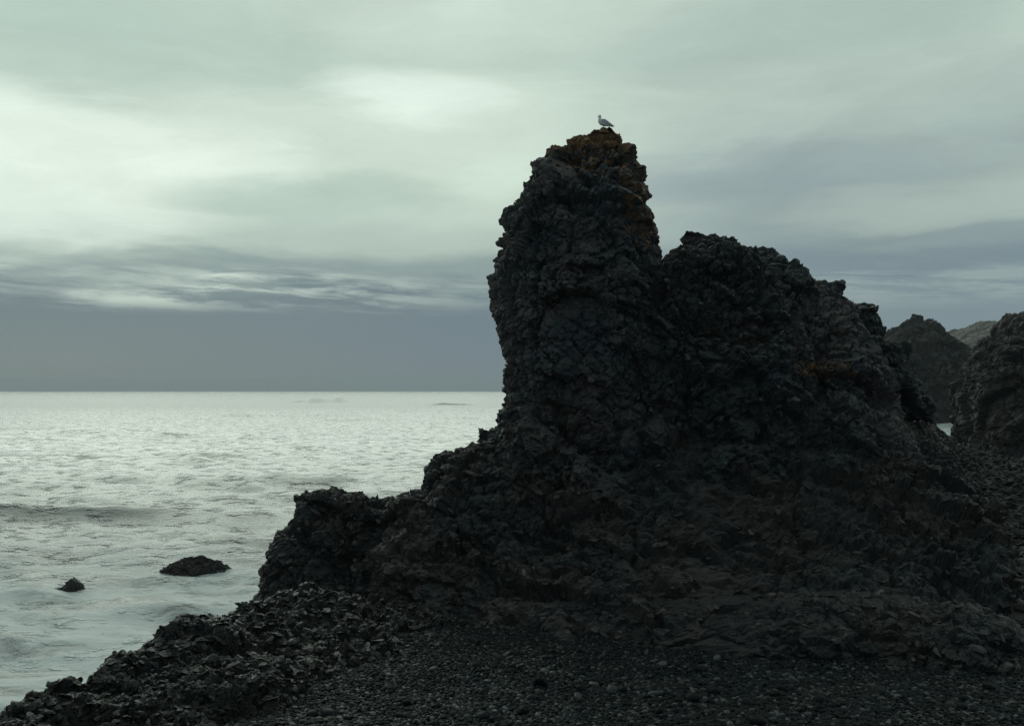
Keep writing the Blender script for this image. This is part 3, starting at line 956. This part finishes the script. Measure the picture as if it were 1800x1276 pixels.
# wet slabs on the bank
P, N = sample('slab_bank', 40000)
N *= np.sign(N[:, 2:3])
ok = in_view(P, 150) & (P[:, 2] > np.maximum(SEA_Z - .3, ground_z(P[:, 0], P[:, 1]) - .25))
P, N = P[ok], N[ok]
sz = 0.04 + 0.20 * RNG.random(len(P)) ** 4.5
SC = np.stack([sz * RNG.uniform(.8, 1.4, len(P)), sz * RNG.uniform(.8, 1.2, len(P)), sz * RNG.uniform(.8, 1.3, len(P))], 1)
RT = tilt_rot(N * .5 + np.array([0, -.30, 1]), .60)
place(bank, 'slab', SLAB, M_WET, P + N * (sz * .02)[:, None], RT, SC, 'slab_rubble', 'slab', 300)

# stray slabs that have come down onto the shingle at the foot of the bank and of the stack
n = 9000
X, Y = RNG.uniform(-6, 11, n), RNG.uniform(12, 24, n)
gz_, bz_ = ground_z(X, Y), bank_z(X, Y)
foot = 21.6 - 0.40 * np.clip(X - 0.5, 0, 9)
keep = (RNG.random(n) < np.maximum(np.exp(-np.clip(gz_ - bz_, 0, 9) / .16) * .8, np.exp(-np.clip(foot - Y, 0, 9) / .55) * .6)) & (bz_ < gz_ + .1)
P = np.stack([X, Y, gz_], 1)[keep]
n = len(P)
sz = 0.06 + 0.22 * RNG.random(n) ** 3
SC = np.stack([sz * RNG.uniform(.8, 1.4, n), sz, sz * RNG.uniform(.8, 1.5, n)], 1)
RT = tilt_rot(np.tile([0, -.1, 1.0], (n, 1)), .3)
mass('fallen_stones', 'slab', mix_m, M_WET, P, RT, SC, beach)

# pebbles
n = 260000
X = RNG.uniform(-5.5, 12, n)
Y = 11.5 + 15 * RNG.random(n)
Z = ground_z(X, Y)
P = np.stack([X, Y, Z], 1)
bz = bank_z(X, Y)
ok = in_view(P, 40) & (bz < Z + .12)
P = P[ok]
patch = vnoise(P / np.array([1.6, 1.2, 1]), 71)
fine = np.clip((P[:, 1] - 17.5) / 4, 0, 1)         # finer gravel near the foot of the stack
sz = (0.022 + 0.050 * RNG.random(len(P)) ** 3) * (1.18 - .5 * fine) * (1 + .2 * patch)
big = RNG.random(len(P)) < .010
sz[big] *= RNG.uniform(1.5, 2.6, big.sum())
SC = np.stack([sz * RNG.uniform(.9, 1.4, len(P)), sz * RNG.uniform(.9, 1.2, len(P)), sz * RNG.uniform(.8, 1.2, len(P))], 1) * 1.25
RT = np.stack([RNG.normal(0, .3, len(P)), RNG.normal(0, .3, len(P)), RNG.uniform(0, 6.28, len(P))], 1)
P[:, 2] += sz * .28
place(beach, 'pebble', PEB, M_PEB, P, RT, SC, 'shingle', 'pebble', 300)

# rubble on the ground behind the stack, right
n = 26000
Y = RNG.uniform(23, 58, n)
X = Y * RNG.uniform(.36, .62, n)
P = np.stack([X, Y, ground_z(X, Y)], 1)
sz = 0.10 + 0.40 * RNG.random(n) ** 3
SC = np.stack([sz * RNG.uniform(.8, 1.4, n), sz, sz * RNG.uniform(.8, 1.6, n)], 1)
RT = np.stack([RNG.normal(0, .3, n), RNG.normal(0, .3, n), RNG.uniform(0, 6.28, n)], 1)
mass('boulder_rubble', 'slab', mix_m, M_RUBBLE, P, RT, SC, beach)


# ------------------------------------------------------------------ the gull on the tip
def simple_mat(name, col, rough=.6):
    m, T = new_mat(name)
    pos = T.n('ShaderNodeNewGeometry').outputs['Position']
    n1 = T.noise(pos, 60, 3, .6)
    c = T.mix(T.m('MULTIPLY', n1, .25), col, tuple(c_ * .7 for c_ in col[:3]) + (1,))
    bs = T.n('ShaderNodeBsdfPrincipled', None, Base_Color=c, Roughness=rough)
    T.n('ShaderNodeOutputMaterial', None, Surface=bs)
    return m


def ring_mesh(name, rings, nseg=16):
    """rings: (x, z, half height, half width, tilt)"""
    bm = bmesh.new()
    R = []
    for (x, z, hh, hw, tilt) in rings:
        rr = []
        for k in range(nseg):
            a = 2 * math.pi * k / nseg
            lz, ly = math.sin(a) * hh, math.cos(a) * hw
            rr.append(bm.verts.new((x + lz * math.sin(tilt), ly, z + lz * math.cos(tilt))))
        R.append(rr)
    for i in range(len(R) - 1):
        for k in range(nseg):
            bm.faces.new((R[i][k], R[i][(k + 1) % nseg], R[i + 1][(k + 1) % nseg], R[i + 1][k]))
    bm.faces.new(R[0][::-1])
    bm.faces.new(R[-1])
    bmesh.ops.recalc_face_normals(bm, faces=bm.faces)
    for f in bm.faces:
        f.smooth = True
    me = bpy.data.meshes.new(name)
    bm.to_mesh(me)
    bm.free()
    return me


pv, pq = PATCH[pinnacle.name]
pb = BVHTree.FromPolygons(pv.tolist(), pq.tolist())
fx, fy = (1061 - 900) / F * 28, 28.0
hit = pb.ray_cast(Vector((fx, fy, 20)), Vector((0, 0, -1)))
fz = hit[0].z if hit[0] else 12.6
for ox in np.arange(-.06, .25, .03):
    for oy in np.arange(-.10, .11, .04):
        hh = pb.ray_cast(Vector((fx + ox, fy + oy, 20)), Vector((0, 0, -1)))
        if hh[0]:
            fz = max(fz, hh[0].z - max(0, ox) * .15)
# a flat lichened stone for the gull to stand on
PERCH = hull_mesh('stone', 16, .26, .20, .10, np.random.default_rng(8))
ps_ = ob('stone', PERCH, M_ROCK, stack)
ps_.location = (fx + .04, fy, fz - .09)
fz += .005
gull = bpy.data.objects.new('gull', None)
COL.objects.link(gull)
gull.location = (fx, fy, fz)
gull['label'] = 'pale gull facing left, perched on the tip of the pinnacle'
gull['category'] = 'bird'
MW = simple_mat('white_feathers', (.78, .80, .78, 1))
MG = simple_mat('grey_feathers', (.48, .53, .58, 1))
MBK = simple_mat('gull_beak', (.25, .19, .07, 1), .4)
MLG = simple_mat('gull_leg', (.16, .10, .09, 1), .5)
MEY = simple_mat('gull_eye', (.01, .01, .01, 1), .2)
# body runs from the tail (right, +x) through the breast up the neck to the crown (left)
body = ring_mesh('body', [
    (.294, .027, .006, .020, 0), (.230, .051, .027, .036, 0), (.172, .086, .046, .056, 0), (.074, .118, .078, .080, 0),
    (.005, .136, .094, .094, .05), (-.056, .155, .090, .088, .28), (-.103, .193, .072, .074, .68), (-.114, .235, .049, .054, 1.14),
    (-.106, .272, .038, .042, 1.5), (-.105, .300, .042, .043, 1.57), (-.106, .325, .043, .042, 1.57), (-.107, .348, .034, .034, 1.57),
    (-.109, .365, .014, .016, 1.57)])
ob('body', body, MW, gull)
for sgn in (-1, 1):
    wm = ring_mesh('wing', [(-.080, .200, .015, .005, .3), (-.04, .188, .045, .016, .2), (.03, .166, .062, .022, 0), (.10, .136, .052, .020, 0),
                            (.17, .104, .034, .014, 0), (.24, .066, .018, .009, 0), (.30, .040, .005, .004, 0)], 12)
    w = ob('wing', wm, MG, gull)
    w.location = (0, sgn * .082, 0)
    w.rotation_euler = (0, 0, -sgn * .16)
    lg = bpy.data.meshes.new('leg')
    bm = bmesh.new()
    bmesh.ops.create_cone(bm, cap_ends=True, segments=8, radius1=.006, radius2=.009, depth=.075)
    bmesh.ops.translate(bm, verts=bm.verts, vec=(0, 0, .035))
    bm.to_mesh(lg)
    bm.free()
    L = ob('leg', lg, MLG, gull)
    L.location = (.005 + sgn * .012, sgn * .03, 0)
    fm = bpy.data.meshes.new('foot')
    bm = bmesh.new()
    pts = [(0.012, 0, .008), (-.05, -.026, .004), (-.062, 0, .006), (-.05, .026, .004), (0.012, 0, 0), (-.05, -.026, 0), (-.062, 0, 0), (-.05, .026, 0)]
    vv = [bm.verts.new(p) for p in pts]
    bm.faces.new(vv[:4])
    bm.faces.new(vv[7:3:-1])
    for k in range(4):
        bm.faces.new((vv[k], vv[k + 4], vv[(k + 1) % 4 + 4], vv[(k + 1) % 4]))
    bm.to_mesh(fm)
    bm.free()
    ob('foot', fm, MLG, L)
    ey = bpy.data.meshes.new('eye')
    bm = bmesh.new()
    bmesh.ops.create_icosphere(bm, subdivisions=2, radius=.0065)
    bm.to_mesh(ey)
    bm.free()
    e = ob('eye', ey, MEY, gull)
    e.location = (-.125, sgn * .038, .330)
bk = ring_mesh('beak', [(-.138, .318, .014, .012, 0), (-.155, .312, .011, .008, 0), (-.170, .302, .008, .006, 0), (-.180, .290, .002, .002, 0)], 8)
ob('beak', bk, MBK, gull)
